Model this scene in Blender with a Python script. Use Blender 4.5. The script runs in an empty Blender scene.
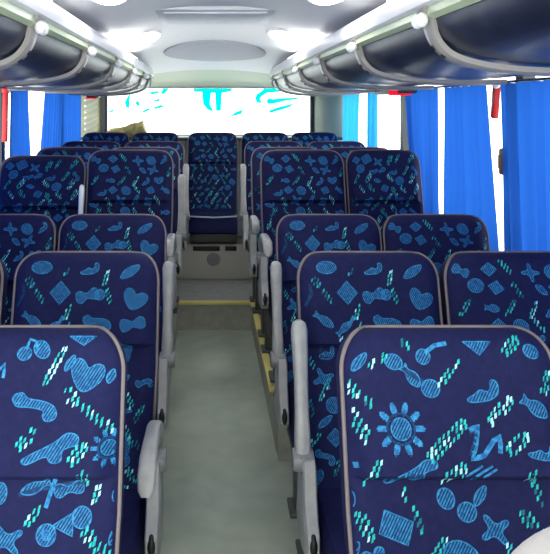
import bpy, bmesh, math, random
from math import sin, cos, pi, sqrt, radians
from mathutils import Vector, Matrix

random.seed(7)
scn = bpy.context.scene
COL = scn.collection
CAMZ = 1.55          # eye height above the aisle floor
F = 722.0            # focal length in pixels of the 550 px wide frame
VX, VY = 207.0, 105.0

# ------------------------------------------------------------------ materials
def srgb(r, g, b):
    def c(v):
        v /= 255.0
        return v/12.92 if v <= 0.04045 else ((v+0.055)/1.055)**2.4
    return (c(r), c(g), c(b), 1.0)

def mat(name, col, rough=0.5, metal=0.0, noise=None, bump=None, spec=0.5):
    m = bpy.data.materials.new(name); m.use_nodes = True
    nt = m.node_tree; b = nt.nodes['Principled BSDF']
    b.inputs['Base Color'].default_value = col
    b.inputs['Roughness'].default_value = rough
    b.inputs['Metallic'].default_value = metal
    b.inputs['Specular IOR Level'].default_value = spec
    tc = nt.nodes.new('ShaderNodeTexCoord')
    if noise:
        scale, col2, lo, hi = noise
        n = nt.nodes.new('ShaderNodeTexNoise'); n.inputs['Scale'].default_value = scale
        n.inputs['Detail'].default_value = 4
        r = nt.nodes.new('ShaderNodeValToRGB')
        r.color_ramp.elements[0].position = lo; r.color_ramp.elements[0].color = col
        r.color_ramp.elements[1].position = hi; r.color_ramp.elements[1].color = col2
        nt.links.new(tc.outputs['Object'], n.inputs['Vector'])
        nt.links.new(n.outputs['Fac'], r.inputs['Fac'])
        nt.links.new(r.outputs['Color'], b.inputs['Base Color'])
    if bump:
        scale, st = bump
        n2 = nt.nodes.new('ShaderNodeTexNoise'); n2.inputs['Scale'].default_value = scale
        bp = nt.nodes.new('ShaderNodeBump'); bp.inputs['Strength'].default_value = st
        bp.inputs['Distance'].default_value = 0.002
        nt.links.new(tc.outputs['Object'], n2.inputs['Vector'])
        nt.links.new(n2.outputs['Fac'], bp.inputs['Height'])
        nt.links.new(bp.outputs['Normal'], b.inputs['Normal'])
    return m

M = {}
M['navy'] = mat('navy_moquette', srgb(9, 17, 62), 0.8, noise=(70, srgb(20, 22, 72), 0.35, 0.7), bump=(900, 0.35), spec=0.3)
M['az_dark'] = mat('azure_thread_deep', srgb(8, 36, 76), 0.75, noise=(110, srgb(14, 70, 116), 0.35, 0.68), spec=0.3)
M['azure'] = mat('azure_thread', srgb(16, 88, 146), 0.7, noise=(130, srgb(56, 150, 200), 0.35, 0.68), spec=0.3)
M['teal_dark'] = mat('teal_thread_deep', srgb(10, 104, 122), 0.7, spec=0.3)
M['teal'] = mat('teal_thread', srgb(10, 150, 154), 0.7, noise=(150, srgb(50, 205, 200), 0.4, 0.65), spec=0.3)
M['pale'] = mat('pale_thread', srgb(165, 232, 236), 0.7, spec=0.3)
M['piping'] = mat('taupe_piping', srgb(118, 108, 106), 0.6)
M['plain_back'] = mat('dark_seat_shell', srgb(22, 24, 44), 0.6)
M['base_grey'] = mat('seat_frame_grey', srgb(70, 72, 72), 0.5)
M['arm'] = mat('grey_plastic', srgb(156, 156, 152), 0.35, noise=(25, srgb(172, 172, 166), 0.4, 0.7))
M['arm_dark'] = mat('dark_grey_plastic', srgb(122, 122, 122), 0.4)
M['black'] = mat('black_plastic', srgb(18, 18, 20), 0.5)
M['cover'] = mat('off_white_cover', srgb(214, 206, 198), 0.8, bump=(500, 0.3))
M['floor'] = mat('grey_vinyl_floor', srgb(168, 178, 162), 0.4, noise=(9, srgb(182, 192, 174), 0.35, 0.7), bump=(300, 0.15))
M['riser'] = mat('grey_step_vinyl', srgb(142, 142, 132), 0.5, noise=(20, srgb(158, 158, 146), 0.35, 0.7))
M['bench'] = mat('grey_bench_box', srgb(176, 174, 162), 0.5)
M['yellow'] = mat('yellow_nosing', srgb(222, 206, 120), 0.5)
M['ceil'] = mat('ceiling_white', srgb(240, 240, 240), 0.5)
M['header'] = mat('header_grey', srgb(196, 198, 196), 0.55)
M['greenish'] = mat('pale_green_header', srgb(206, 216, 190), 0.55)
M['oval'] = mat('oval_shade_grey', srgb(200, 198, 206), 0.6)  # grey imitates the soft shade on the rear ceiling
M['valance'] = mat('valance_white', srgb(232, 232, 232), 0.4)
M['coveband'] = mat('pale_green_band', srgb(190, 206, 170), 0.4)
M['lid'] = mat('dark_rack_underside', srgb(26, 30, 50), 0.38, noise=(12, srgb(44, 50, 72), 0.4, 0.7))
M['bracket'] = mat('taupe_bracket', srgb(150, 146, 140), 0.35)
M['knob'] = mat('white_knob', srgb(245, 245, 242), 0.3)
M['wall'] = mat('wall_grey', srgb(120, 122, 130), 0.7)
M['pillar'] = mat('pillar_sage', srgb(168, 178, 160), 0.6)
M['pillar_l'] = mat('pillar_cream', srgb(226, 226, 178), 0.6)
M['postdark'] = mat('post_dark', srgb(60, 62, 60), 0.5)
M['red'] = mat('red_plastic', srgb(206, 30, 36), 0.4)
M['brown'] = mat('brown_plastic', srgb(120, 88, 70), 0.5)
M['rail'] = mat('rail_grey', srgb(110, 110, 112), 0.4, 0.6)
M['cloth'] = mat('ochre_cloth', srgb(206, 190, 120), 0.85, noise=(20, srgb(150, 140, 84), 0.4, 0.7))
M['strap'] = mat('silver_trim', srgb(190, 200, 206), 0.3)

def translucent(name, c_diff, c_trans, fac):
    m = bpy.data.materials.new(name); m.use_nodes = True
    nt = m.node_tree; nt.nodes.remove(nt.nodes['Principled BSDF'])
    out = nt.nodes['Material Output']
    d = nt.nodes.new('ShaderNodeBsdfDiffuse'); d.inputs['Color'].default_value = c_diff
    t = nt.nodes.new('ShaderNodeBsdfTranslucent'); t.inputs['Color'].default_value = c_trans
    x = nt.nodes.new('ShaderNodeMixShader'); x.inputs['Fac'].default_value = fac
    tc = nt.nodes.new('ShaderNodeTexCoord')
    n = nt.nodes.new('ShaderNodeTexNoise'); n.inputs['Scale'].default_value = 400
    bp = nt.nodes.new('ShaderNodeBump'); bp.inputs['Strength'].default_value = 0.2; bp.inputs['Distance'].default_value = 0.001
    nt.links.new(tc.outputs['Object'], n.inputs['Vector'])
    nt.links.new(n.outputs['Fac'], bp.inputs['Height'])
    nt.links.new(bp.outputs['Normal'], d.inputs['Normal'])
    nt.links.new(d.outputs[0], x.inputs[1]); nt.links.new(t.outputs[0], x.inputs[2])
    nt.links.new(x.outputs[0], out.inputs['Surface'])
    return m
M['curtain'] = translucent('blue_curtain_cloth', srgb(52, 98, 184), srgb(32, 86, 172), 0.5)
M['curtain_backlit'] = translucent('painted_backlit_curtain_cloth', srgb(70, 160, 224), srgb(50, 158, 226), 0.6)  # lighter copy of the curtain blue, strong backlight put into its colour
M['sticker'] = translucent('turquoise_film', srgb(0, 230, 210), srgb(0, 235, 215), 0.7)

def glass():
    m = bpy.data.materials.new('window_glass'); m.use_nodes = True
    nt = m.node_tree; nt.nodes.remove(nt.nodes['Principled BSDF'])
    out = nt.nodes['Material Output']
    t = nt.nodes.new('ShaderNodeBsdfTransparent'); t.inputs['Color'].default_value = (0.97, 0.985, 0.975, 1)
    g = nt.nodes.new('ShaderNodeBsdfGlossy'); g.inputs['Roughness'].default_value = 0.02
    fr = nt.nodes.new('ShaderNodeFresnel'); fr.inputs['IOR'].default_value = 1.45
    x = nt.nodes.new('ShaderNodeMixShader')
    ge = nt.nodes.new('ShaderNodeNewGeometry')
    iv = nt.nodes.new('ShaderNodeMath'); iv.operation = 'SUBTRACT'; iv.inputs[0].default_value = 1.0
    mu = nt.nodes.new('ShaderNodeMath'); mu.operation = 'MULTIPLY'
    nt.links.new(ge.outputs['Backfacing'], iv.inputs[1])
    nt.links.new(iv.outputs[0], mu.inputs[0]); nt.links.new(fr.outputs[0], mu.inputs[1])
    nt.links.new(mu.outputs[0], x.inputs['Fac'])
    nt.links.new(t.outputs[0], x.inputs[1]); nt.links.new(g.outputs[0], x.inputs[2])
    nt.links.new(x.outputs[0], out.inputs['Surface'])
    return m
M['glass'] = glass()

def emit(name, col, st):
    m = bpy.data.materials.new(name); m.use_nodes = True
    nt = m.node_tree; nt.nodes.remove(nt.nodes['Principled BSDF'])
    e = nt.nodes.new('ShaderNodeEmission'); e.inputs['Color'].default_value = col; e.inputs['Strength'].default_value = st
    nt.links.new(e.outputs[0], nt.nodes['Material Output'].inputs['Surface'])
    return m
M['lamp'] = emit('lamp_diffuser', (1.0, 0.985, 0.99, 1), 11.0)
M['redlens'] = emit('red_lamp_lens', srgb(230, 20, 50), 0.9)

# ------------------------------------------------------------------ mesh helpers
class MB:
    def __init__(s): s.v = []; s.f = []; s.m = []
    def add(s, vs, fs, mi=0):
        o = len(s.v); s.v += [tuple(p) for p in vs]
        s.f += [tuple(o+i for i in f) for f in fs]; s.m += [mi]*len(fs)
    def box(s, a, b, mi=0):
        (x0, y0, z0), (x1, y1, z1) = a, b
        s.add([(x0,y0,z0),(x1,y0,z0),(x1,y1,z0),(x0,y1,z0),(x0,y0,z1),(x1,y0,z1),(x1,y1,z1),(x0,y1,z1)],
              [(0,3,2,1),(4,5,6,7),(0,1,5,4),(1,2,6,5),(2,3,7,6),(3,0,4,7)], mi)
    def bbox(s, a, b, r, mi=0, seg=2):
        bm = bmesh.new(); bmesh.ops.create_cube(bm, size=1)
        for v in bm.verts:
            v.co = Vector([a[i] + (v.co[i]+0.5)*(b[i]-a[i]) for i in range(3)])
        bmesh.ops.bevel(bm, geom=list(bm.edges), offset=r, segments=seg, affect='EDGES', profile=0.5)
        bm.verts.index_update()
        s.add([v.co[:] for v in bm.verts], [[v.index for v in f.verts] for f in bm.faces], mi); bm.free()
    def tube(s, pts, r, n=8, mi=0, cap=True, closed=False):
        pts = [Vector(p) for p in pts]; vs = []; N = len(pts); up = None
        for i, p in enumerate(pts):
            a = pts[max(i-1, 0)]; b = pts[min(i+1, N-1)]
            t = (b-a).normalized()
            if up is None:
                up = Vector((0,0,1)) if abs(t.z) < 0.9 else Vector((0,1,0))
            u = (up - t*up.dot(t)).normalized(); w = t.cross(u); up = u
            rr = r[i] if isinstance(r, (list, tuple)) else r
            for k in range(n):
                an = 2*pi*k/n; vs.append(p + u*rr*cos(an) + w*rr*sin(an))
        fs = [(i*n+k, i*n+(k+1)%n, (i+1)*n+(k+1)%n, (i+1)*n+k) for i in range(N-1) for k in range(n)]
        if cap: fs += [tuple(range(n))[::-1], tuple((N-1)*n+k for k in range(n))]
        s.add(vs, fs, mi)
    def loft(s, rings, mi=0, cap=True, closed=True):
        n = len(rings[0]); vs = [p for r in rings for p in r]; fs = []
        for i in range(len(rings)-1):
            for k in range(n if closed else n-1):
                fs.append((i*n+k, i*n+(k+1)%n, (i+1)*n+(k+1)%n, (i+1)*n+k))
        if cap: fs += [tuple(range(n))[::-1], tuple((len(rings)-1)*n+k for k in range(n))]
        s.add(vs, fs, mi)
    def disc(s, c, axis, r, h, n=20, mi=0):
        c = Vector(c); a = Vector(axis).normalized()
        u = a.orthogonal().normalized(); w = a.cross(u)
        rings = []
        for (rr, hh) in ((r*0.9, -h/2), (r, -h*0.35), (r, h*0.35), (r*0.9, h/2)):
            rings.append([c + a*hh + u*rr*cos(2*pi*k/n) + w*rr*sin(2*pi*k/n) for k in range(n)])
        s.loft(rings, mi)
    def sphere(s, c, rad, nu=14, nv=8, mi=0):
        rings = []
        for j in range(nv+1):
            t = -pi/2 + pi*j/nv; cc = max(cos(t), 0.02)
            rings.append([(c[0]+rad[0]*cc*cos(2*pi*k/nu), c[1]+rad[1]*cc*sin(2*pi*k/nu), c[2]+rad[2]*sin(t)) for k in range(nu)])
        s.loft(rings, mi)
    def mesh(s, name, mats, smooth=True, fix=True):
        me = bpy.data.meshes.new(name); me.from_pydata(s.v, [], s.f)
        for m in mats: me.materials.append(m)
        me.polygons.foreach_set('material_index', s.m)
        if fix:
            bm = bmesh.new(); bm.from_mesh(me); bmesh.ops.recalc_face_normals(bm, faces=bm.faces); bm.to_mesh(me); bm.free()
        if smooth:
            me.polygons.foreach_set('use_smooth', [True]*len(me.polygons))
            me.set_sharp_from_angle(angle=radians(40))
        me.update(); return me

def put(name, me, parent=None, loc=(0,0,0)):
    o = bpy.data.objects.new(name, me); COL.objects.link(o); o.location = loc
    if parent: o.parent = parent
    return o
def empty(name, loc=(0,0,0)):
    o = bpy.data.objects.new(name, None); COL.objects.link(o); o.location = loc; o.empty_display_size = 0.1
    return o
def tag(o, label, cat, group=None):
    o['label'] = label; o['category'] = cat
    if group: o['group'] = group
    return o
def struct(name, mb, mats, smooth=True):
    o = put(name, mb.mesh(name, mats if isinstance(mats, list) else [mats], smooth)); o['kind'] = 'structure'; return o

# ------------------------------------------------------------------ the bus shell
XL, XR = -1.145, 1.245
XC = 0.04
Y0, Y1 = -0.5, 6.66
PLAT = 0.19

mb = MB(); mb.box((XL, Y0, -0.06), (XR, Y1, 0.0)); struct('floor', mb, M['floor'], False)
# raised platforms under the rear rows, the rear step and the bench box
mb = MB()
mb.box((XL, 3.14, 0.0), (-0.205, 4.97, PLAT)); mb.box((0.31, 3.14, 0.0), (XR, 4.97, PLAT))
mb.box((XL, 4.97, 0.0), (XR, Y1, PLAT))
o = struct('floor_platform', mb, M['riser'], False)
mb = MB(); mb.bbox((-0.205, 4.955, PLAT-0.012), (0.31, 5.0, PLAT+0.008), 0.004); struct('trim_1', mb, M['yellow'])
mb = MB(); mb.bbox((0.298, 3.45, PLAT-0.014), (0.336, 4.955, PLAT+0.008), 0.004); struct('trim_2', mb, M['yellow'])
mb = MB(); mb.bbox((-0.231, 3.12, PLAT-0.014), (-0.193, 4.955, PLAT+0.008), 0.004); struct('trim_3', mb, M['riser'])

def side_wall(name, x, out, pillars, winname):
    a, b = (x, x+0.05*out); x0, x1 = min(a, b), max(a, b)
    mb = MB()
    mb.box((x0, Y0, 0.0), (x1, Y1, 0.86)); mb.box((x0, Y0, 1.70), (x1, Y1, 2.02))
    for p in pillars: mb.box((x0, p-0.035, 0.86), (x1, p+0.035, 1.70), 1)
    struct(name, mb, [M['wall'], M['postdark']], False)
    edges = [Y0] + pillars + [Y1]
    for i in range(len(edges)-1):
        lo = edges[i] + (0.035 if i else 0); hi = edges[i+1] - (0.035 if i < len(edges)-2 else 0)
        g = MB(); xm = (x0+x1)/2
        g.box((xm-0.003, lo, 0.86), (xm+0.003, hi, 1.70))
        struct('window_%d' % winname[0], g, M['glass'], False); winname[0] += 1
wn = [2]
side_wall('wall_right', XR, 1, [1.4, 2.88, 4.62], wn)
side_wall('wall_left', XL, -1, [1.1, 2.55, 4.06, 5.45], wn)

# rear wall: lower panel, header above the glass, corner pillars, ledge
mb = MB()
mb.box((XL, Y1, 0), (XR, Y1+0.05, 1.275)); mb.box((XL, Y1, 1.72), (XR, Y1+0.05, 2.02))
mb.box((XL, Y1, 1.275), (-0.925, Y1+0.05, 1.72)); mb.box((0.965, Y1, 1.275), (XR, Y1+0.05, 1.72))
struct('wall_back', mb, M['header'], False)
mb = MB(); mb.bbox((XL+0.01, 6.36, 1.235), (XR-0.01, Y1, 1.265), 0.01); struct('trim_4', mb, M['base_grey'])
# right corner pillar (sage) and left corner pillar (cream with slanted ridges)
def pillar(name, pts, m, ridges=False):
    mb = MB(); rings = []
    for z in (1.265, 1.66): rings.append([(x, y, z) for (x, y) in pts])
    mb.loft(rings)
    if ridges:
        for k in range(7):
            z0 = 1.28 + 0.052*k
            mb.tube([(-1.085, 6.42, z0), (-1.05, 6.475, z0+0.018), (-1.00, 6.545, z0+0.05)], 0.011, 6, 1)
    struct(name, mb, [m, M['ceil']])
pillar('trim_5', [(0.975, 6.655), (0.985, 6.58), (1.05, 6.47), (1.235, 6.38), (1.24, 6.655)], M['pillar'])
pillar('trim_6', [(-0.985, 6.655), (-0.985, 6.57), (-1.03, 6.49), (-1.14, 6.38), (-1.14, 6.655)], M['pillar_l'], True)
mb = MB(); mb.bbox((0.945, 6.60, 1.265), (0.972, 6.655, 1.72), 0.004); struct('trim_7', mb, M['postdark'])
mb = MB(); mb.bbox((-0.935, 6.60, 1.265), (-0.912, 6.655, 1.72), 0.004); struct('trim_8', mb, M['postdark'])

# rear window with turquoise film lettering
win = MB(); win.box((-0.925, Y1+0.02, 1.275), (0.965, Y1+0.026, 1.72))
w1 = struct('window_1', win, M['glass'], False)
DW = Y1 + 0.015
def wpt(px, py, d=DW): return (XC*0 + (px-VX)*d/F, d, CAMZ + (VY-py)*d/F)
def sticker(polys):
    mb = MB()
    for poly in polys:
        if max(p[0] for p in poly) < 175 or poly[0][0] in (229, 270):
            mx = sum(p[0] for p in poly)/len(poly); my = sum(p[1] for p in poly)/len(poly)
            poly = [(mx+(p[0]-mx)*1.15, my+(p[1]-my)*1.6) for p in poly]
        a = [wpt(*p) for p in poly]; b = [(x, y+0.002, z) for (x, y, z) in a]
        n = len(a)
        mb.add(a+b, [tuple(range(n)), tuple(range(2*n-1, n-1, -1))] + [(i, (i+1)%n, n+(i+1)%n, n+i) for i in range(n)])
    o = put('window_lettering', mb.mesh('window_lettering', [M['sticker']], False), w1)
    o['label'] = 'turquoise film lettering on the rear window glass'
sticker([
  [(193,84),(232,84),(232,91),(222,93),(221,111),(216,111),(215,93),(211,93),(210,104),(214,112),(208,110),(203,104),(202,92),(194,92)],
  [(229,117),(235,113),(242,111),(241,114),(235,115)],
  [(263,103),(257,103),(255,98),(257,94),(263,90),(265,84),(284,84),(284,90),(279,92),(267,93),(262,96),(260,99)],
  [(266,101),(269,98),(273,99),(284,98),(300,97),(298,99),(285,101),(272,104),(268,104)],
  [(270,110),(277,108),(293,105),(288,108),(276,110.5),(271,111.5)],
  [(125,102),(128,98),(130,97),(129,106),(126,105)],
  [(135,103),(138,101.5),(140,104),(138,105.5)],
  [(149,92.5),(157,91.5),(160,92.5),(152,94)],
  [(161,91.5),(164,88),(165,84),(170,84),(168,89),(164,92)],
  [(154,100),(160,99),(159,101),(155,101)],
  [(153,107.5),(161,105.5),(163,107),(156,108.5)],
  [(142,111),(148,109),(150,110),(144,112)],
  [(109,111),(115,109.5),(113,111.5),(110,112)],
])

# ceiling: shallow arch that curves down to the rear header
def ceil_h(x, y):
    t = abs(x-XC)/0.55
    h = 0.47 - 0.09*min(t, 1.0)**2.2
    if y > 5.1:
        s = min((y-5.1)/1.5, 1.0)
        k = 1 - sqrt(max(0, 1 - s*s))
        k = 0.55*k + 0.45*s*s
        h = h*(1-k) + 0.150*k
    return h
mb = MB()
xs = [XL] + [XC-0.55+1.1*i/36 for i in range(37)] + [XR]
ys = [Y0, 0.6, 2, 3, 4, 4.6, 5.0, 5.1] + [5.1+1.5*i/30 for i in range(1, 31)] + [Y1]
rings = [[(x, y, CAMZ+ceil_h(x, y)) for x in xs] for y in ys]
mb.loft(rings, cap=False, closed=False)
rings = [[(x, y, 2.05) for x in xs] for y in ys]
mb.loft(rings, cap=False, closed=False)
for i, f in enumerate(mb.f):
    if all(mb.v[k][1] > 6.25 for k in f): mb.m[i] = 1
struct('ceiling', mb, [M['ceil'], M['greenish']])
# grey oval whose colour stands for the shade in the rear ceiling curve
def on_ceiling(name, cx, cy, ax, ay, t, mats):
    mb = MB(); n = 40; rings = []
    for s_, dz in ((1.0, 0.004), (0.985, -t*0.7), (0.94, -t), (0.7, -t), (0.4, -t), (0.1, -t)):
        rings.append([(cx+ax*s_*cos(2*pi*k/n), cy+ay*s_*sin(2*pi*k/n), CAMZ+ceil_h(cx+ax*s_*cos(2*pi*k/n), cy+ay*s_*sin(2*pi*k/n))+dz) for k in range(n)])
    mb.loft(rings)
    return mb.mesh(name, mats)
tag(put('painted_ceiling_shade', on_ceiling('painted_ceiling_shade', 0.06, 5.62, 0.40, 0.42, 0.014, [M['oval']])), 'grey oval of painted shade on the curved ceiling above the rear window', 'painted shade')
# header lip over the rear glass
mb = MB(); mb.bbox((-0.98, 6.585, CAMZ+0.150), (1.02, 6.655, CAMZ+0.19), 0.01); struct('trim_9', mb, M['header'])

# ------------------------------------------------------------------ luggage racks
def mirror(x): return 2*XC - x
PROFILE = [(0.575, 0.222), (0.582, 0.190), (0.598, 0.158), (0.630, 0.130), (0.69, 0.110), (0.78, 0.096), (0.90, 0.090), (1.02, 0.090), (1.125, 0.093)]
def rack(side):
    fx = (lambda x: x) if side > 0 else mirror
    lab = ('long dark luggage rack with pale brackets above the right windows' if side > 0 else
           'long dark luggage rack with pale brackets above the left windows')
    root = tag(empty('luggage_rack', (fx(0.9), 0, CAMZ+0.1)), lab, 'luggage rack')
    off = Vector((fx(0.9), 0, CAMZ+0.1))
    def P(x, y, h): return (fx(x)-off.x, y, h+CAMZ-off.z)
    ya, yb = Y0+0.1, 6.57
    mb = MB(); prof = PROFILE + [(1.19, 0.30), (0.60, 0.30)]
    prof = [(x, h+0.012) for x, h in PROFILE] + [(1.222, 0.112), (1.222, 0.30), (0.60, 0.30)]
    N = 12
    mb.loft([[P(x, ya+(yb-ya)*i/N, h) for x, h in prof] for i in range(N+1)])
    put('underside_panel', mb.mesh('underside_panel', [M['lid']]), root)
    mb = MB(); v = [(0.560, 0.250), (0.548, 0.258), (0.545, 0.29), (0.552, 0.315), (0.60, 0.318), (0.60, 0.250)]
    mb.loft([[P(x, y, h) for x, h in v] for y in (ya, yb)])
    put('valance', mb.mesh('valance', [M['valance']]), root)
    mb = MB(); v = [(0.572, 0.218), (0.556, 0.228), (0.560, 0.249), (0.598, 0.249), (0.598, 0.226)]
    mb.loft([[P(x, y, h) for x, h in v] for y in (ya, yb)])
    o = put('cove_band', mb.mesh('cove_band', [M['coveband']]), root); o['label'] = 'pale green band below the white valance'
    for (c0, c1) in ((0.3, 2.3), (3.85, 5.1)):  # unseen glowing strips added behind the valance to whiten the ceiling
        mb = MB(); v = [(0.572, 0.319), (0.572, 0.330), (0.584, 0.336), (0.596, 0.330), (0.596, 0.319)]
        mb.loft([[P(x, y, h) for x, h in v] for y in (c0, c1)])
        put('added_cove_lamp', mb.mesh('added_cove_lamp', [M['lamp']]), root)
    ds = [1.86, 2.73, 3.60, 4.47, 5.34, 6.1] if side > 0 else [2.04, 2.93, 3.80, 4.67, 5.45, 6.08]
    for d in ds:
        mb = MB(); rings = []
        pts = [(0.556, 0.252)] + PROFILE
        # resample the profile smoothly
        fine = []
        for i in range(len(pts)-1):
            for k in range(3):
                t = k/3; p0 = pts[max(i-1,0)]; p1 = pts[i]; p2 = pts[i+1]; p3 = pts[min(i+2, len(pts)-1)]
                fine.append(tuple(0.5*((2*p1[j]) + (-p0[j]+p2[j])*t + (2*p0[j]-5*p1[j]+4*p2[j]-p3[j])*t*t + (-p0[j]+3*p1[j]-3*p2[j]+p3[j])*t**3) for j in (0, 1)))
        fine.append(pts[-1])
        L = len(fine)
        for i, (x, h) in enumerate(fine):
            a = fine[max(i-1,0)]; b = fine[min(i+1, L-1)]
            tx, th = b[0]-a[0], b[1]-a[1]; l = sqrt(tx*tx+th*th); nx, nh = th/l, -tx/l   # outward (down/inner)
            wd = 0.030 if i > 5 else 0.036
            if i > L-6: wd = 0.024
            th_ = 0.016
            sec = [(-wd, -0.004), (-wd, th_*0.6), (-wd*0.6, th_), (wd*0.6, th_), (wd, th_*0.6), (wd, -0.004)]
            rings.append([P(x+nx*q, d+s_, h+nh*q) for s_, q in sec])
        mb.loft(rings)
        br = put('bracket', mb.mesh('bracket', [M['bracket']]), root)
        # white round knob on the top end and two dark screws
        k = MB()
        k.sphere(P(0.546, d-0.026, 0.216), (0.016, 0.016, 0.019)); k.sphere(P(0.546, d+0.014, 0.216), (0.016, 0.016, 0.019))
        put('end_knob', k.mesh('end_knob', [M['knob']]), br)
        for (i, dy) in ((9, 0.006), (11, -0.006)):
            x, h = fine[i]; a = fine[i-1]; b = fine[i+1]
            tx, th = b[0]-a[0], b[1]-a[1]; l = sqrt(tx*tx+th*th); nx, nh = th/l, -tx/l
            k = MB(); c = Vector(P(x+nx*0.016, d+dy, h+nh*0.016)); k.disc(c, (nx*side, 0, nh), 0.0075, 0.006, 10)
            put('screw', k.mesh('screw', [M['black']]), br)
rack(1); rack(-1)

# ceiling lamps
LAMPS = [(-1, 2.65, 'oval ceiling lamp above the left rack edge, nearer of the two on the left'),
         (-1, 4.35, 'oval ceiling lamp above the left rack edge, farther of the two on the left'),
         (1, 2.65, 'oval ceiling lamp above the right rack edge, nearer of the two on the right'),
         (1, 4.25, 'oval ceiling lamp above the right rack edge, farther of the two on the right')]
lm = {}
for sd, y, lab in LAMPS:
    x = XC + sd*0.40; h = ceil_h(x, y); sl = -0.09*2.2/0.55*(0.40/0.55)**1.2*sd
    root = tag(empty('ceiling_lamp', (x, y, CAMZ+h)), lab, 'ceiling lamp', 'oval ceiling lamps')
    root.rotation_euler = (0, -math.atan(sl), 0)
    if 'b' not in lm:
        mb = MB(); n = 28
        mb.loft([[(0.085*s*cos(2*pi*k/n), 0.23*s2*sin(2*pi*k/n), z) for k in range(n)] for s, s2, z in ((1.0,1.0,0.02),(1.0,1.0,-0.008),(0.93,0.97,-0.016),(0.86,0.94,-0.016))], cap=True)
        lm['b'] = mb.mesh('lamp_rim', [M['valance']])
        mb = MB()
        mb.loft([[(0.072*s*cos(2*pi*k/n), 0.213*s2*sin(2*pi*k/n), z) for k in range(n)] for s, s2, z in ((1.0,1.0,-0.014),(0.97,0.985,-0.022),(0.8,0.9,-0.030),(0.4,0.5,-0.034))], cap=True)
        lm['d'] = mb.mesh('diffuser', [M['lamp']])
    put('lamp_rim', lm['b'], root); put('diffuser', lm['d'], root)
# roof hatch in the middle of the ceiling
hz = CAMZ + 0.47
root = tag(empty('roof_hatch', (XC, 3.7, hz)), 'pale flat roof hatch in the middle of the ceiling', 'hatch')
mb = MB(); mb.bbox((-0.30, -0.28, -0.022), (0.30, 0.28, 0.0), 0.01); put('hatch_frame', mb.mesh('hatch_frame', [M['ceil']]), root)
mb = MB(); mb.bbox((-0.25, -0.23, -0.032), (0.25, 0.23, -0.018), 0.006); put('hatch_panel', mb.mesh('hatch_panel', [M['ceil']]), root)

# ------------------------------------------------------------------ seats
W2 = 0.216; LB = 0.685; TH = radians(16); TT = 0.050
RX, RZ = 0.065, 0.085
def half_w(z):
    zz = z - (LB-RZ)
    w = W2 if zz <= 0 else W2 - RX + RX*sqrt(max(0.0, 1-(zz/RZ)**2))
    return w - 0.012*max(0, (0.35-z)/0.35)
def thick(z):
    e = LB - z
    t = TT if e > 0.05 else TT*(0.30+0.70*sqrt(max(0, 1-((0.05-e)/0.05)**2)))
    return t
CREASE = LB - 0.272
def smooth(a, b, x):
    t = min(1, max(0, (x-a)/(b-a))); return t*t*(3-2*t)
def front_y(x, z):
    t = thick(z); u = abs(x)/max(half_w(z), 1e-4)
    y = -t
    side = 1 - smooth(0.80, 0.97, u)
    bulge = 0.036*smooth(CREASE-0.004, CREASE+0.006, z)*(1-0.75*smooth(CREASE-0.05, LB-0.04, z))   # head pad overhang
    bulge += 0.010*smooth(0.0, 0.2, z)*(1-smooth(CREASE-0.12, CREASE-0.0, z))
    y -= side*bulge
    y += 0.022*max(0, (u-0.93)/0.07)**2*0.6
    return y
def recl(x, y, z):
    c, s = cos(TH), sin(TH)
    return (x, y*c + z*s, -y*s + z*c)
def zrows():
    z = [0.0, 0.03, 0.08, 0.14, 0.20, 0.26, 0.31, 0.35, CREASE-0.02, CREASE-0.010, CREASE-0.005, CREASE-0.002, CREASE+0.001, CREASE+0.004, CREASE+0.008, CREASE+0.018, CREASE+0.04]
    k = CREASE+0.08
    while k < LB-RZ-0.02: z.append(k); k += 0.04
    for i in range(0, 13): z.append(LB-RZ+RZ*sin(pi/2*i/12.5))
    return z
NU = 30
def section(z, grow=0.0):
    w = half_w(z); pts = []
    for i in range(NU+1):
        u = -cos(pi*i/NU); u = 0.5*u + 0.5*(-1+2*i/NU)
        x = u*w; pts.append((x + grow*u, front_y(x, z)-grow, z))
    t = thick(z)
    fe = pts[-1][1]
    bk = t*1.0
    for (u, q) in ((1.015, 0.25), (1.015, 0.6), (0.98, 0.85), (0.9, 0.97), (0.6, 1.0), (0.0, 1.0), (-0.6, 1.0), (-0.9, 0.97), (-0.98, 0.85), (-1.015, 0.6), (-1.015, 0.25)):
        pts.append((u*(w+grow), fe + (bk+grow-fe)*q, z))
    return pts

def backrest_mesh(motifs, key):
    mb = MB()
    rows = zrows()
    mb.loft([[recl(*p) for p in section(z)] for z in rows])
    if motifs:
        for (kind, data) in motifs: kind(mb, *data)
    me = mb.mesh('backrest', [M['navy'], M['az_dark'], M['azure'], M['teal_dark'], M['teal'], M['pale']], True, True)
    return me

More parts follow.
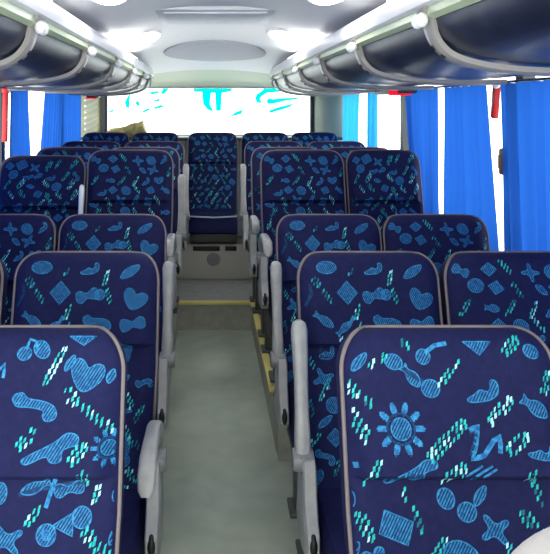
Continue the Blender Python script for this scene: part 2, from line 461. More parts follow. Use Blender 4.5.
# ---- woven motifs: strips of thread that follow the front surface
def SP(u, v, lift):      # u from left edge, v down from top (metres along the backrest) -> 3D
    x = u - W2; z = LB - v
    return recl(x, front_y(x, z) - lift, z)
def inside(u, v):
    z = LB - v
    return 0.02 < z < LB-0.004 and abs(u-W2) < half_w(z)-0.006
def strip(mb, pts, wd, mi, lift=0.0012):
    out = []
    for a, b in zip(pts[:-1], pts[1:]):
        n = max(1, int(sqrt((b[0]-a[0])**2+(b[1]-a[1])**2)/0.009))
        for k in range(n): out.append((a[0]+(b[0]-a[0])*k/n, a[1]+(b[1]-a[1])*k/n))
    out.append(pts[-1])
    L, R = [], []
    for i, p in enumerate(out):
        a = out[max(0, i-1)]; b = out[min(len(out)-1, i+1)]
        tx, ty = b[0]-a[0], b[1]-a[1]; l = sqrt(tx*tx+ty*ty) or 1
        nx, ny = -ty/l*wd/2, tx/l*wd/2
        L.append((p[0]+nx, p[1]+ny)); R.append((p[0]-nx, p[1]-ny))
    for i in range(len(out)-1):
        q = [L[i], L[i+1], R[i+1], R[i]]
        if all(inside(*p) for p in q):
            mb.add([SP(*p, lift) for p in q], [(0, 1, 2, 3)], mi)
def lozenge(mb, c, dx, dy, wd, mi, lift=0.0016):
    l = sqrt(dx*dx+dy*dy) or 1; nx, ny = -dy/l*wd/2, dx/l*wd/2
    q = [(c[0]-dx/2, c[1]-dy/2), (c[0]-dx*0.15+nx, c[1]-dy*0.15+ny), (c[0]+dx/2, c[1]+dy/2), (c[0]+dx*0.15-nx, c[1]+dy*0.15-ny)]
    if all(inside(*p) for p in q): mb.add([SP(*p, lift) for p in q], [(0, 1, 2, 3)], mi)
def fill(mb, poly, mi, lift=0.0008):
    ys = [p[1] for p in poly]; y = min(ys); st = 0.0035
    while y < max(ys):
        def cuts(yy):
            c = []
            for a, b in zip(poly, poly[1:]+poly[:1]):
                if (a[1] <= yy) != (b[1] <= yy): c.append(a[0]+(b[0]-a[0])*(yy-a[1])/(b[1]-a[1]))
            return sorted(c)
        c = cuts(y+st/2)
        for x0, x1 in zip(c[::2], c[1::2]):
            n = max(1, int((x1-x0)/0.008))
            for k in range(n):
                q = [(x0+(x1-x0)*k/n, y), (x0+(x1-x0)*(k+1)/n, y), (x0+(x1-x0)*(k+1)/n, y+st), (x0+(x1-x0)*k/n, y+st)]
                if all(inside(*p) for p in q): mb.add([SP(*p, lift) for p in q], [(0, 1, 2, 3)], mi)
        y += st
def hatch(mb, poly, ang, gap, wd, mi):
    ca, sa = cos(ang), sin(ang)
    rp = [(p[0]*ca+p[1]*sa, -p[0]*sa+p[1]*ca) for p in poly]
    y = min(p[1] for p in rp)+gap/2
    while y < max(p[1] for p in rp):
        c = []
        for a, b in zip(rp, rp[1:]+rp[:1]):
            if (a[1] <= y) != (b[1] <= y): c.append(a[0]+(b[0]-a[0])*(y-a[1])/(b[1]-a[1]))
        c.sort()
        for x0, x1 in zip(c[::2], c[1::2]):
            if x1-x0 > 0.004:
                strip(mb, [(x0*ca-y*sa, x0*sa+y*ca), (x1*ca-y*sa, x1*sa+y*ca)], wd, mi, 0.0013)
        y += gap
def poly_motif(mb, poly, hatched=True, outline=True, ang=-1.0, c1=1, c2=2):
    fill(mb, poly, c1)
    if hatched: hatch(mb, poly, ang, 0.0052, 0.0022, c2)
    if outline: strip(mb, poly+poly[:1], 0.0021, c2, 0.0015)
def chaikin(poly, it=2):
    for _ in range(it):
        out = []
        for a, b in zip(poly, poly[1:]+poly[:1]):
            out.append((a[0]*.75+b[0]*.25, a[1]*.75+b[1]*.25)); out.append((a[0]*.25+b[0]*.75, a[1]*.25+b[1]*.75))
        poly = out
    return poly
def ell(n=20): return [(cos(2*pi*i/n), sin(2*pi*i/n)) for i in range(n)]
SHAPES = {
 'ell': ell(), 'rect': [(-1,-1),(1,-1),(1,1),(-1,1)], 'dia': [(0,-1),(1,0),(0,1),(-1,0)],
 'leaf': [(-1,0),(-.5,-.45),(.1,-.5),(1,0),(.3,.5),(-.4,.4)],
 'heart': [(0,-.35),(.35,-.8),(.85,-.8),(1,-.3),(.75,.3),(0,1),(-.75,.3),(-1,-.3),(-.85,-.8),(-.35,-.8)],
 'dog': [(-1,-.6),(-.6,-.9),(-.4,-.45),(.3,-.5),(.85,-.25),(1,.5),(.6,.9),(.35,.55),(.45,.1),(-.3,.05),(-.75,.2),(-.95,-.1)],
 'bird': [(-1,.25),(-.5,.05),(-.15,-.3),(.15,.0),(.45,-.15),(.5,-.9),(.9,-.7),(.85,.2),(.4,.6),(-.2,.65),(-.9,.55)],
 'cross': [(-1,-.75),(-.7,-1),(0,-.3),(.75,-1),(1,-.7),(.35,.05),(1,.7),(.75,1),(0,.35),(-.7,1),(-1,.75),(-.35,0)],
 'tri': [(-1,-.6),(1,-.6),(.1,.8)],
 'bow': [(-1,-.6),(-.55,-.8),(0,-.15),(.6,-.8),(1,-.5),(1,.5),(.6,.7),(0,.2),(-.6,.8),(-1,.5)],
 'gun': [(-1,.75),(-1,.5),(.2,-.35),(.55,-.9),(1,-.75),(1,-.2),(.65,-.1),(.4,.1),(.45,.7),(.0,.75),(-.1,.3),(-.8,.85)],
 'fish': [(-1,-.5),(-.55,-.1),(0,-.6),(.6,-.45),(1,.1),(.5,.5),(0,.55),(-.55,.15),(-1,.55),(-.8,0)],
}
class Frame:             # converts photo pixels on one seat to positions on its backrest
    def __init__(s, d, xleft): s.d = d; s.xl = xleft; s.s = d/F
    def __call__(s, px, py):
        k = (py-VY)/F; tn = math.tan(TH); D0 = s.d + tn*0.445
        h = k*D0/(1+tn*k); dd = D0-tn*h
        return ((px-VX)*dd/F - s.xl, (h-0.445)/cos(TH) + 0.012)
def S(fr, shape, px, py, rx, ry, rot=0, **kw):
    c = fr(px, py); r = radians(rot)
    poly = []
    src = SHAPES[shape] if shape in ('rect', 'dia', 'tri', 'ell') else chaikin(SHAPES[shape])
    for (a, b) in src:
        a *= rx*fr.s; b *= ry*fr.s
        poly.append((c[0]+a*cos(r)-b*sin(r), c[1]+a*sin(r)+b*cos(r)))
    return (poly_motif, (poly,)) if not kw else (lambda mb, p: poly_motif(mb, p, **kw), (poly,))
def LN(fr, pts, wd=2.2, mi=2):
    return (lambda mb, p: strip(mb, p, wd*fr.s, mi, 0.0014), ([fr(*q) for q in pts],))
def D(fr, x0, y0, x1, y1, cols=3, bright=1, size=1.0):
    def go(mb, a, b, seed):
        rnd = random.Random(seed)
        L = sqrt((b[0]-a[0])**2+(b[1]-a[1])**2); tx, ty = (b[0]-a[0])/L, (b[1]-a[1])/L
        px, py = -ty, tx
        st = 0.0115*size; n = max(2, int(L/st))
        for i in range(n):
            for c in range(cols):
                if rnd.random() < 0.12: continue
                taper = 1.0 if 0 < i < n-1 else 0.7
                q = (c-(cols-1)/2)*0.0085*size*taper
                t = (i+0.5 + 0.35*(c % 2))*st
                cc = (a[0]+tx*t+px*q+rnd.uniform(-.001,.001), a[1]+ty*t+py*q+rnd.uniform(-.001,.001))
                rr = rnd.random()
                mi = (5 if rr < 0.30 else 4) if bright else (4 if rr < 0.55 else 3)
                lozenge(mb, cc, 0.0062*size, -0.0115*size, 0.0058*size*rnd.uniform(.7,1.3), mi)
    return (go, (fr(x0, y0), fr(x1, y1), int(x0*7+y0*13)))
def SUN(fr, px, py, r):
    def go(mb, c):
        R = r*fr.s
        poly_motif(mb, [(c[0]+a*R*0.42, c[1]+b*R*0.42) for a, b in ell()], True, True)
        for k in range(10):
            a = 2*pi*k/10
            cc = (c[0]+cos(a)*R*0.78, c[1]+sin(a)*R*0.78)
            p = [(cc[0]+(x*R*0.26)*cos(a)-(y*R*0.13)*sin(a), cc[1]+(x*R*0.26)*sin(a)+(y*R*0.13)*cos(a)) for x, y in ell(10)]
            fill(mb, p, 2)
        strip(mb, [(c[0]+a*R*0.58, c[1]+b*R*0.58) for a, b in ell()+ell()[:1]], 0.004, 1, 0.0010)
    return (go, (fr(px, py),))
def scatter(fr, x0, y0, x1, y1, seed, step=24):
    rnd = random.Random(seed); out = []
    names = ['ell', 'rect', 'dia', 'heart', 'dog', 'bird', 'cross', 'bow', 'fish', 'leaf', 'gun']
    sc = 0.00202/fr.s; st = step*sc; j = 0
    y = y0
    while y < y1:
        x = x0 + (st*0.5 if j % 2 else 0)
        while x < x1:
            cx, cy = x+rnd.uniform(-.2,.2)*st, y+rnd.uniform(-.2,.2)*st
            if rnd.random() < 0.45:
                a = rnd.choice([(-9, 14), (9, 14), (-7, 15), (10, 11)])
                out.append(D(fr, cx-a[0]*sc, cy-a[1]*sc, cx+a[0]*sc, cy+a[1]*sc, rnd.choice([2, 3]), rnd.random() < .4))
            else:
                out.append(S(fr, rnd.choice(names), cx, cy, 12*sc, 10*sc, rnd.uniform(-40, 40)))
            x += st*1.15
        y += st; j += 1
    return out

fA = Frame(1.46, 0.27)
patA = [S(fA,'leaf',358,352,13,9,-50), D(fA,366,358,386,345,2), S(fA,'ell',392,352,9,7,20), S(fA,'fish',410,366,13,10,50), S(fA,'ell',429,378,9,8),
 LN(fA,[(398,356),(422,372)],4,1), D(fA,398,332,406,336,2,0), S(fA,'ell',422,347,7,7), LN(fA,[(424,343),(434,336),(446,334)],4,2),
 D(fA,437,378,460,346,2), S(fA,'tri',477,338,14,9,0), D(fA,503,345,519,328,3), S(fA,'ell',531,342,8,6,30),
 S(fA,'bird',482,382,18,12,-8), D(fA,486,412,514,384,3), S(fA,'fish',533,396,15,12,35), D(fA,542,384,551,362,3),
 D(fA,345,372,360,390,3), D(fA,360,388,380,399,2,0), D(fA,348,398,369,434,3), SUN(fA,398,417,23),
 D(fA,424,446,463,410,3), LN(fA,[(466,418),(475,414),(472,432),(468,446),(480,442),(490,428),(497,424),(496,440)],4.5,2), LN(fA,[(466,421),(474,418),(470,432),(466,442)],3,1),
 D(fA,502,440,526,422,3), S(fA,'bird',538,440,14,9,10), D(fA,363,476,377,446,2), S(fA,'gun',408,459,25,12,-4),
 D(fA,438,470,462,452,3), LN(fA,[(464,466),(488,452)],2,2), LN(fA,[(470,468),(492,455)],2,2), LN(fA,[(458,464),(478,452)],2,2),
 LN(fA,[(343,456),(357,453)],5,2), S(fA,'ell',345,466,4,8), S(fA,'ell',349,488,5,8), D(fA,402,476,410,494,2), D(fA,410,494,424,522,2,0),
 D(fA,356,498,372,530,3), S(fA,'rect',395,515,14,10,20), D(fA,428,552,446,522,2), S(fA,'ell',446,487,8,9,-30), S(fA,'ell',467,500,9,8),
 S(fA,'leaf',481,484,12,9,-55), D(fA,526,456,536,478,3), D(fA,536,474,546,494,2,0), D(fA,521,496,549,536,3,0), S(fA,'cross',495,517,13,11,12),
 S(fA,'ell',462,546,19,14,32), D(fA,496,552,512,528,2), S(fA,'leaf',352,542,14,9,-60), S(fA,'dog',384,552,16,12,40), S(fA,'ell',366,545,5,5)
 ] + scatter(fA, 352, 580, 556, 720, 3)
fL = Frame(1.46, -0.605)
patL = [S(fL,'ell',25,344,7,6,-20), S(fL,'ell',42,340,7,9,-40), LN(fL,[(27,340),(30,330),(36,332),(38,342)],2.5,2), D(fL,44,376,66,336,2), S(fL,'heart',86,366,17,17,15), S(fL,'leaf',70,353,10,7,-60),
 S(fL,'tri',82,331,13,6,0), S(fL,'leaf',110,366,8,8,-70), D(fL,62,376,80,396,3), D(fL,80,394,116,422,2), S(fL,'dog',36,396,23,13,8), S(fL,'ell',19,388,5,4),
 D(fL,19,436,41,414,3), S(fL,'gun',52,436,26,16,0), D(fL,70,450,91,428,3), SUN(fL,108,436,16), LN(fL,[(0,360),(6,354),(4,368)],3,2),
 LN(fL,[(45,496),(50,480),(57,462)],4,2), S(fL,'fish',35,476,16,9,160), S(fL,'bow',68,478,14,8,-10), LN(fL,[(18,484),(36,478),(84,470)],4,1),
 D(fL,79,458,94,476,3), D(fL,98,472,92,494,2), D(fL,24,514,42,494,2), S(fL,'ell',46,522,9,9), S(fL,'tri',66,514,11,12,-30), S(fL,'ell',81,505,9,9), S(fL,'ell',46,522,4,4,0,c1=2),
 D(fL,82,516,96,534,3), D(fL,94,532,112,550,3), S(fL,'leaf',113,522,12,7,-65), S(fL,'ell',117,485,6,8), S(fL,'cross',7,527,14,11,10), D(fL,46,552,62,542,3), S(fL,'ell',36,554,6,5),
 S(fL,'ell',0,482,6,9), S(fL,'bird',-20,420,18,14,0), D(fL,-30,460,-12,440,3), S(fL,'heart',-40,380,15,14,0), D(fL,-70,350,-50,380,3)
 ] + scatter(fL, -80, 480, -14, 700, 5) + scatter(fL, -6, 580, 110, 720, 6)
fB = Frame(2.21, 0.27)
patB = [S(fB,'ell',323,262,10,6), D(fB,349,262,346,272,2,0), S(fB,'bird',371,264,10,7,-5), D(fB,389,264,386,282,2), D(fB,389,282,395,298,2,0), S(fB,'leaf',411,266,13,9,-35),
 D(fB,309,272,319,284,3,0), D(fB,318,284,330,298,2,0), S(fB,'dia',344,287,10,11,0), S(fB,'bow',371,290,11,8,-15), S(fB,'ell',383,289,5,5), S(fB,'heart',418,294,12,11,20), 
 LN(fB,[(302,300),(308,288),(306,278)],3,1), D(fB,355,298,352,316,2), D(fB,355,316,360,328,2,0), S(fB,'dog',384,317,14,9,0), S(fB,'bow',419,318,12,8,-10), S(fB,'fish',320,314,12,7,35), S(fB,'fish',340,322,10,6,-40),
 LN(fB,[(345,320),(350,310)],3,2), D(fB,336,330,340,342,2), S(fB,'bird',324,347,8,8,0), LN(fB,[(318,340),(318,352),(328,352)],3,1), D(fB,306,350,312,364,2,0), S(fB,'cross',320,372,9,8,20),
 D(fB,316,395,326,372,2), S(fB,'ell',330,398,7,7), D(fB,306,392,310,412,2,0), S(fB,'leaf',322,414,10,6,-40), S(fB,'dia',332,430,8,8), D(fB,306,440,318,424,2), S(fB,'dog',322,450,10,7,10), D(fB,332,470,336,450,2,0), S(fB,'heart',312,470,8,8,0),
 S(fB,'ell',370,345,10,8,20), S(fB,'rect',410,345,9,7,15), D(fB,386,352,396,336,2), S(fB,'gun',352,368,13,9,0)
 ] + scatter(fB, 362, 375, 436, 560, 9) + scatter(fB, 306, 495, 356, 560, 10)

patC = scatter(fB, 312, 264, 432, 560, 21, 29)
patD = scatter(fB, 314, 266, 432, 560, 44, 27)
MESH = {}
MESH['back_C'] = backrest_mesh(patC, 'C'); MESH['back_D'] = backrest_mesh(patD, 'D')
MESH['back_A'] = backrest_mesh(patA, 'A'); MESH['back_L'] = backrest_mesh(patL, 'L'); MESH['back_B'] = backrest_mesh(patB, 'B')

def piping_mesh():
    rows = zrows(); mb = MB()
    pl, pr = [], []
    for z in rows:
        w = half_w(z); y = front_y(w*0.995, z)
        pl.append((-w-0.001, y+0.001, z)); pr.append((w+0.001, y+0.001, z))
    wt = half_w(rows[-1]); zt = rows[-1]+0.001
    top = [(-wt + 2*wt*i/10, front_y(0, rows[-1])+0.006, zt) for i in range(1, 10)]
    path = [recl(*p) for p in pl + top + pr[::-1]]
    mb.tube(path, 0.0045, 8)
    return mb.mesh('piping', [M['piping']])
MESH['piping'] = piping_mesh()

def cushion_mesh():
    mb = MB(); rings = []
    n = 14
    for i in range(n+1):
        t = i/n; y = -0.47 + 0.47*t
        f = min(1, t/0.18); up = sqrt(max(0, 1-(1-f)**2)); 
        zt = 0.385 + 0.10*up - 0.02*sin(pi*min(1, max(0, (t-0.15)/0.85)))
        zb = 0.335 + 0.015*(1-up)
        w = 0.196
        rings.append([(-w, y, zb), (-w, y, zt-0.03), (-w*0.93, y, zt-0.005), (-w*0.6, y, zt), (0, y, zt-0.004), (w*0.6, y, zt), (w*0.93, y, zt-0.005), (w, y, zt-0.03), (w, y, zb)])
    mb.loft(rings)
    return mb.mesh('seat_cushion', [M['navy']])
MESH['cushion'] = cushion_mesh()
mb = MB(); mb.tube([(-0.19, -0.455, 0.475), (0, -0.468, 0.468), (0.19, -0.455, 0.475)], 0.006, 8); MESH['cpipe'] = mb.mesh('cushion_piping', [M['strap']])
mb = MB(); mb.bbox((-0.19, -0.43, 0.27), (0.19, 0.03, 0.337), 0.012); MESH['pan'] = mb.mesh('seat_pan', [M['base_grey']])
mb = MB(); mb.bbox((-0.03, -0.03, 0.0), (0.03, 0.03, 0.275), 0.008); mb.bbox((-0.05, -0.06, 0.0), (0.05, 0.06, 0.02), 0.006); MESH['leg'] = mb.mesh('leg', [M['base_grey']])
# side panel on the aisle side (local x = 0 at its middle)
def side_panel():
    mb = MB(); prof = [(-0.21, 0.315), (-0.235, 0.35), (-0.235, 0.40), (-0.20, 0.45), (-0.18, 0.50), (-0.175, 0.56), (-0.16, 0.60), (-0.12, 0.615), (-0.075, 0.60), (-0.05, 0.55), (-0.035, 0.44), (-0.01, 0.35), (-0.04, 0.30), (-0.13, 0.295)]
    prof2 = [(y, 0.365+(z-0.295)*0.80) for y, z in prof]
    def rg(x, k):
        cy = sum(p[0] for p in prof)/len(prof); cz = sum(p[1] for p in prof)/len(prof)
        return [(x, cy+(y-cy)*k, cz+(z-cz)*k) for y, z in prof2]
    mb.loft([rg(-0.018, 0.93), rg(-0.014, 1.0), rg(0.014, 1.0), rg(0.018, 0.93)])
    return mb.mesh('side_panel', [M['arm']])
MESH['panel'] = side_panel()
mb = MB(); mb.sphere((0, -0.226, 0.43), (0.013, 0.016, 0.030)); MESH['button'] = mb.mesh('recline_button', [M['black']])
def bar(path, mats):
    mb = MB(); rings = []; N = len(path)
    for i, (y, z, w, t) in enumerate(path):
        a = path[max(0, i-1)]; b = path[min(N-1, i+1)]
        ty, tz = b[0]-a[0], b[1]-a[1]; l = sqrt(ty*ty+tz*tz); ny, nz = -tz/l, ty/l
        ring = []
        for k in range(16):
            an = 2*pi*k/16; cx = cos(an); cy = sin(an)
            e = 0.55
            X = w*math.copysign(abs(cx)**e, cx); Q = t*math.copysign(abs(cy)**e, cy)
            ring.append((X, y+ny*Q, z+nz*Q))
        rings.append(ring)
    mb.loft(rings)
    return mb
up = [(-0.125, 0.585, 0.016, 0.018), (-0.123, 0.60, 0.022, 0.024), (-0.118, 0.65, 0.022, 0.024), (-0.105, 0.72, 0.019, 0.023), (-0.085, 0.80, 0.019, 0.024), (-0.062, 0.88, 0.022, 0.027), (-0.050, 0.925, 0.023, 0.027), (-0.046, 0.943, 0.018, 0.020), (-0.045, 0.950, 0.008, 0.010)]
MESH['arm_up'] = bar(up, 0).mesh('armrest', [M['arm']])
dn = [(y, z+0.025, w*0.88, t*0.66) for y, z, w, t in [(-0.07, 0.60, 0.016, 0.018), (-0.085, 0.625, 0.022, 0.024), (-0.13, 0.665, 0.022, 0.025), (-0.20, 0.690, 0.021, 0.024), (-0.30, 0.697, 0.022, 0.024), (-0.38, 0.695, 0.024, 0.026), (-0.425, 0.680, 0.024, 0.025), (-0.442, 0.660, 0.021, 0.020), (-0.448, 0.648, 0.012, 0.010)]]
MESH['arm_dn'] = bar(dn, 0).mesh('armrest', [M['arm']])
mb = MB(); mb.disc((0, -0.125, 0.60), (1, 0, 0), 0.030, 0.056, 20); MESH['pivot'] = mb.mesh('pivot_hub', [M['arm_dark']])
mb = MB()
for k in range(4):
    mb.disc((-0.008+0.016*(k % 2), -0.149, 0.612-0.02*(k//2)), (0, 1, 0), 0.004, 0.004, 8)
MESH['rivet'] = mb.mesh('rivet_holes', [M['black']])
def cover_mesh():
    mb = MB(); rows = [z for z in zrows() if z > CREASE-0.003]
    rows2 = rows + [LB+0.006]
    rings = []
    for z in rows: rings.append([recl(x, y, z + 0.008*smooth(LB-0.06, LB, z)) for x, y, z in section(z, 0.009)])
    mb.loft(rings)
    return mb.mesh('headrest_cover', [M['cover']])
MESH['arm_mid'] = bar([(y+0.04, z+0.02, w*0.55, t*0.8) for y, z, w, t in up], 0).mesh('armrest', [M['knob']])

def seat(xc, dtop, z0, label, group, side=0, arm=None, pat='back_B', legs=True, cushion_trim=False):
    """side: -1 armrest on the left edge, +1 on the right edge, 0 none"""
    hy = dtop - 0.150
    root = tag(empty('bus_seat', (xc, hy, z0)), label, 'seat', group)
    put('backrest', MESH[pat], root, (0, 0, 0.43))
    put('piping', MESH['piping'], root, (0, 0, 0.43))
    c = put('seat_cushion', MESH['cushion'], root)
    if cushion_trim: put('cushion_piping', MESH['cpipe'], c)
    put('seat_pan', MESH['pan'], root)
    if legs:
        for (lx, ly) in ((-0.14, -0.33), (0.14, -0.33), (-0.14, -0.06), (0.14, -0.06)): put('leg', MESH['leg'], root, (lx, ly, 0))
    if side:
        x = side*(W2+(0.022 if arm == 'up' else 0.012))
        p = put('side_panel', MESH['panel'], root, (side*(W2+0.008), 0, 0)); p['label'] = 'pale grey side panel'
        put('recline_button', MESH['button'], p)
        a = put('armrest', MESH['arm_up' if arm == 'up' else 'arm_dn'], root, (x, 0, 0))
        h = put('pivot_hub', MESH['pivot'], a)
        if arm == 'up': put('rivet_holes', MESH['rivet'], a)
    return root

DR = [None, 1.46, 2.21, 2.97, 3.72, 4.47, 5.22]
XW_R = 0.7235+W2*0.975
XW_L = -0.622-W2
SR = 0.975
AR = [0] + [e+W2*SR for e in (0.269, 0.278, 0.286, 0.277, 0.275, 0.272)]
AL = [0, -0.168-W2, -0.149-W2, -0.170-W2, -0.176-W2, -0.172-W2, -0.168-W2]
G = 'blue patterned coach seats'
raised = PLAT + 0.03
RX, RZ = 0.15, 0.085
MESH['back_0'] = backrest_mesh(patB[:24], 'O'); MESH['cover'] = cover_mesh(); pip = MESH['piping']; MESH['piping'] = piping_mesh()
r0 = seat(0.322+W2, 0.745, 0, 'foremost right seat, only its off-white rounded headrest corner showing at bottom right', G, -1, 'dn', 'back_0')
put('headrest_cover', MESH['cover'], r0, (0, 0, 0.43))['label'] = 'off-white headrest cover'
RX, RZ = 0.065, 0.085; MESH['piping'] = pip
seat(AL[1], DR[1], 0, 'large blue patterned seat left of the aisle, nearest to the camera', G, 1, 'dn', 'back_L')
seat(AR[1], DR[1], 0, 'large blue patterned seat right of the aisle, nearest one with its full headrest showing', G, -1, 'dn', 'back_A').scale = (SR, 1, 1)
seat(AL[2], DR[2], 0, 'left aisle seat just behind the nearest left seat, grey armrest folded down', G, 1, 'dn')
seat(XW_L, DR[2], 0, 'left window seat in the second row, only a sliver at the left photo edge', G, pat='back_C')
seat(AR[2], DR[2], 0, 'right aisle seat in the second row, nearest pale armrest raised upright beside it', G, -1, 'up').scale = (SR, 1, 1)
seat(XW_R, DR[2], 0, 'right window seat in the second row, cut by the right photo edge', G, pat='back_C').scale = (SR, 1, 1)
seat(AL[3], DR[3], 0, 'left aisle seat in the third row, its grey armrest raised', G, 1, 'up')
seat(XW_L, DR[3], 0, 'left window seat in the third row, at the left photo edge', G, pat='back_C')
seat(AR[3], DR[3], 0, 'right aisle seat in the third row, its dark grey armrest raised', G, -1, 'up').scale = (SR, 1, 1)
seat(XW_R, DR[3], 0, 'right window seat in the third row, dark against the blue curtain', G, pat='back_C').scale = (SR, 1, 1)
RS = 'blue patterned coach seats on the raised rear floor'
seat(AL[4], DR[4], raised, 'left aisle seat in the fourth row, first on the raised floor, armrest down', RS, 1, 'dn', pat='back_C')
w4 = seat(XW_L-0.004, DR[4], raised-0.03, 'left window seat in the fourth row, below the white gap between left curtains', RS, pat='back_D')
a = put('armrest', MESH['arm_mid'], w4, (W2+0.014, -0.03, 0.0)); a['label'] = 'narrow white armrest raised between the two seats'
seat(AR[4], DR[4], raised, 'right aisle seat in the fourth row, first on the raised floor, armrest down', RS, -1, 'dn', pat='back_C').scale = (SR, 1, 1)
seat(0.716+W2*0.86, DR[4], raised, 'right window seat in the fourth row, below the bright curtainless window', RS, pat='back_D').scale = (0.86, 1, 1)
seat(AL[5], DR[5], PLAT, 'left aisle seat in the fifth row, armrest raised', RS, 1, 'up', pat='back_D')
seat(XW_L, DR[5], PLAT, 'left window seat in the fifth row, beside the blue pleated curtain', RS, pat='back_C')
seat(AR[5], DR[5], PLAT, 'right aisle seat in the fifth row, white-tipped armrest down', RS, -1, 'dn', pat='back_D').scale = (SR, 1, 1)
seat(XW_R, DR[5], PLAT, 'right window seat in the fifth row, mostly hidden by the fourth row', RS, pat='back_C').scale = (SR, 1, 1)
seat(AL[6], DR[6], PLAT, 'left aisle seat in the sixth row, just in front of the rear bench, armrest raised', RS, 1, 'up', pat='back_C')
seat(XW_L, DR[6], PLAT, 'left window seat in the sixth row, just in front of the rear bench', RS, pat='back_C')
seat(AR[6], DR[6], PLAT, 'right aisle seat in the sixth row, just in front of the rear bench, armrest raised', RS, -1, 'up', pat='back_C').scale = (SR, 1, 1)
seat(XW_R, DR[6], PLAT, 'right window seat in the sixth row, just in front of the rear bench', RS, pat='back_C').scale = (SR, 1, 1)
# back row of five
RB = 'seats of the back row'
for x, lab in ((0.048, 'centre seat of the back row, facing straight down the aisle'),
               (0.494, 'back row seat just right of the centre one'), (0.914, 'rightmost back row seat, by the sage corner pillar'),
               (-0.440, 'back row seat just left of the centre one'), (-0.862, 'leftmost back row seat, by the cream corner pillar')):
    seat(x, 6.16, PLAT+0.028, lab, RB, 0, None, 'back_C', False, True).scale = (0.96 if x == 0.048 else 0.92, 1, 1)
# boxed base below the back row with a dark round socket
bb = tag(empty('bench_base', (XC, 5.6, PLAT)), 'grey boxed base under the back row facing the aisle', 'bench base')
mb = MB(); mb.bbox((XL-XC+0.03, 0.02, 0.0), (XR-XC-0.03, 0.5, 0.275), 0.008); put('front_panel', mb.mesh('front_panel', [M['bench']]), bb)
mb = MB(); mb.disc((0.01, 0.018, 0.16), (0, 1, 0), 0.052, 0.012, 24); put('round_cover', mb.mesh('round_cover', [M['arm_dark']]), bb)
mb = MB(); mb.bbox((-0.15, 0.01, 0.225), (0.06, 0.03, 0.262), 0.006); mb.bbox((0.10, 0.01, 0.225), (0.19, 0.03, 0.262), 0.006); put('vent_slot', mb.mesh('vent_slot', [M['black']]), bb)

# ------------------------------------------------------------------ curtains, rails
def curtain(x, ktop, kbot, z0, z1, folds, amp, label, group, m='curtain', tie=None, inward=1, seed=0):
    """ktop/kbot: (near, far) edges along the wall at top and bottom"""
    rnd = random.Random(seed); NY, NZ = folds*10, 22
    mb = MB(); cx = (ktop[0]+ktop[1])/2
    ph = [rnd.uniform(-0.5, 0.5) for _ in range(folds+2)]
    rings = []
    for j in range(NZ+1):
        t = j/NZ; z = z1 + (z0-z1)*t
        a = ktop[0]+(kbot[0]-ktop[0])*t; b = ktop[1]+(kbot[1]-ktop[1])*t
        if tie:
            g = math.exp(-((t-tie[0])/0.22)**2)*tie[1]; mid = a*(1-tie[2])+b*tie[2]
            a = a+(mid-a)*g; b = b+(mid-b)*g
        row = []
        for i in range(NY+1):
            s = i/NY
            y = a+(b-a)*s
            w = 2*pi*s*folds + 0.7*sin(2.3*s*folds+seed) + 0.35*sin(t*3+seed+i*0.05)
            xo = amp*(0.55+0.45*t)*(sin(w)+0.3*sin(2*w+seed))
            row.append((-inward*(0.028+amp) - inward*xo + 0.0, y-cx, z-z1))
        rings.append(row)
    mb.loft(rings, cap=False, closed=False)
    o = put('curtain', mb.mesh('curtain', [M[m]]), None, (x, cx, z1))
    return tag(o, label, 'curtain', group)
ZT = CAMZ+0.087
RC = 'blue curtains along the right windows'; LC = 'blue curtains along the left windows'
curtain(XR, (0.9, 2.935), (0.9, 2.86), 0.80, ZT, 19, 0.020, 'blue curtain at the right photo edge, nearest to the camera', RC, seed=1)  # near part, out of view, lengthened to darken the middle rows
curtain(XR, (3.075, 3.655), (2.905, 3.64), 0.80, ZT, 7, 0.020, 'broad blue curtain between two narrow white gaps on the right', RC, seed=2)
curtain(XR, (3.735, 4.22), (3.73, 4.02), 0.80, ZT, 5, 0.020, 'blue curtain just right of the dark window post', RC, seed=3)
curtain(XR, (4.235, 4.36), (4.05, 4.12), 0.80, ZT, 3, 0.018, 'thin bunched purplish-blue curtain edge beside the dark window post', RC, seed=4)
curtain(XR, (5.10, 5.34), (5.12, 5.32), 0.80, ZT, 4, 0.020, 'blue curtain with painted-in cyan backlight at the far end of the bright open window', RC, 'curtain_backlit', seed=5)
curtain(XR, (5.70, 6.37), (5.74, 6.37), 0.80, ZT, 7, 0.020, 'blue curtain with painted-in cyan backlight beside the right sage corner pillar', RC, 'curtain_backlit', seed=6)
curtain(XL, (4.03, 4.44), (4.00, 4.56), 0.80, ZT, 5, 0.020, 'narrow blue curtain beside the long red strip on the left', LC, inward=-1, seed=7)
curtain(XL, (4.88, 6.26), (4.62, 6.24), 0.80, ZT, 16, 0.020, 'wide blue pleated curtain on the left, up to the cream pillar', LC, inward=-1, seed=8)
curtain(XL, (0.9, 3.72), (0.9, 3.70), 0.80, ZT, 18, 0.016, 'unseen blue curtain added on the left to darken the middle rows', LC, inward=-1, seed=9)  # out of view, added to keep side light off the middle rows
for x, sgn, lab in ((XR-0.044, 1, 'grey curtain rail under the right rack'), (XL+0.044, -1, 'grey curtain rail under the left rack')):
    root = tag(empty('curtain_rail', (x, 0, ZT+0.006)), lab, 'curtain rail')
    mb = MB(); mb.tube([(0, 1.0, 0), (0, 6.38, 0)], 0.0055, 8); put('rail', mb.mesh('rail', [M['rail']]), root)
    mb = MB(); mb.sphere((-sgn*0.012, 3.97 if sgn < 0 else 2.97, -0.008), (0.016, 0.018, 0.018)); put('rail_stop', mb.mesh('rail_stop', [M['knob']]), root)

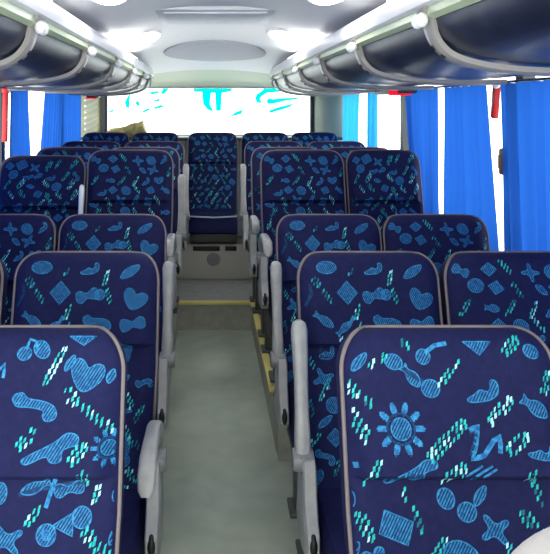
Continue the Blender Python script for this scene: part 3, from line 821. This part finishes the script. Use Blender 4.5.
# red strips, red-lensed boxes, brown catch
mb = MB(); mb.bbox((-0.013, -0.016, -0.30), (0.013, 0.016, 0.0), 0.005)
mb.bbox((-0.016, -0.022, -0.035), (0.016, 0.022, 0.0), 0.005)
red_me = mb.mesh('red_strip', [M['red']])
o = put('red_strip', red_me, None, (XL+0.05, 3.93, ZT+0.012)); o.rotation_euler = (radians(-4), 0, 0)
tag(o, 'long red strip hanging at the left photo edge beside the blue curtain', 'strip')
o = put('red_strip', red_me, None, (XR-0.046, 2.985, ZT+0.012)); o.rotation_euler = (radians(10), 0, 0); o.scale = (1, 1, 0.52)
tag(o, 'short red strip hanging in the white gap by the right curtains', 'strip')
def redbox(x, y, L, lab, sgn):
    root = tag(empty('signal_lamp', (x, y, CAMZ+0.0895)), lab, 'lamp')
    mb = MB(); mb.bbox((-0.05, -L/2, -0.028), (0.05, L/2, 0.012), 0.010); put('housing', mb.mesh('housing', [M['black']]), root)
    mb = MB(); mb.bbox((-0.056, -L*0.45, -0.036), (0.03, -L*0.14, -0.010), 0.006); put('lens', mb.mesh('lens', [M['redlens']]), root)['label'] = 'red lens'
redbox(1.07, 4.12, 0.56, 'dark box with red lens under the right rack', 1)
redbox(-0.99, 6.31, 0.16, 'small box with red lens under the left rack near the cream pillar', -1)
mb = MB(); mb.bbox((-0.015, -0.03, -0.055), (0.015, 0.03, 0.055), 0.01)
mb.bbox((-0.024, -0.012, -0.03), (-0.010, 0.012, 0.03), 0.005)
tag(put('window_catch', mb.mesh('window_catch', [M['brown']]), None, (XR-0.03, 2.95, CAMZ-0.232)), 'brown catch in the gap between the two nearest right curtains', 'catch')

# rumpled cloth on the rear ledge
mb = MB(); rings = []
for i in range(15):
    t = i/14; ring = []
    hgt = (0.05 + 0.085*t)*min(1, t*8+0.15)*(1 if t < 0.97 else 0.4)
    for k in range(14):
        an = 2*pi*k/14
        w = 0.09*(1+0.15*sin(5*t*pi+k))
        ring.append((-0.19+0.38*t, w*cos(an)*0.9, max(0.0, hgt*(0.42+0.58*sin(an)))*(1+0.12*sin(9*t+2*k))))
    rings.append(ring)
mb.loft(rings)
tag(put('cloth', mb.mesh('cloth', [M['cloth']]), None, (-0.74, 6.52, 1.268)), 'rumpled ochre cloth on the ledge behind the left back row seats', 'cloth')

# ------------------------------------------------------------------ light, camera
wd = bpy.data.worlds.new('world'); scn.world = wd; wd.use_nodes = True
bg = wd.node_tree.nodes['Background']; bg.inputs['Color'].default_value = (0.97, 1.0, 1.0, 1); bg.inputs['Strength'].default_value = 3.2

cam = bpy.data.cameras.new('camera'); co = bpy.data.objects.new('camera', cam); COL.objects.link(co)
co.location = (0, 0, CAMZ); co.rotation_euler = (pi/2, 0, 0)
cam.sensor_fit = 'HORIZONTAL'; cam.sensor_width = 36; cam.lens = F/550*36
cam.shift_x = (275-VX)/550; cam.shift_y = -(277-VY)/550
cam.clip_start = 0.05
scn.camera = co
vs = scn.view_settings; vs.view_transform = 'Standard'; vs.look = 'None'; vs.gamma = 1; vs.use_curve_mapping = False; vs.exposure = 0.6
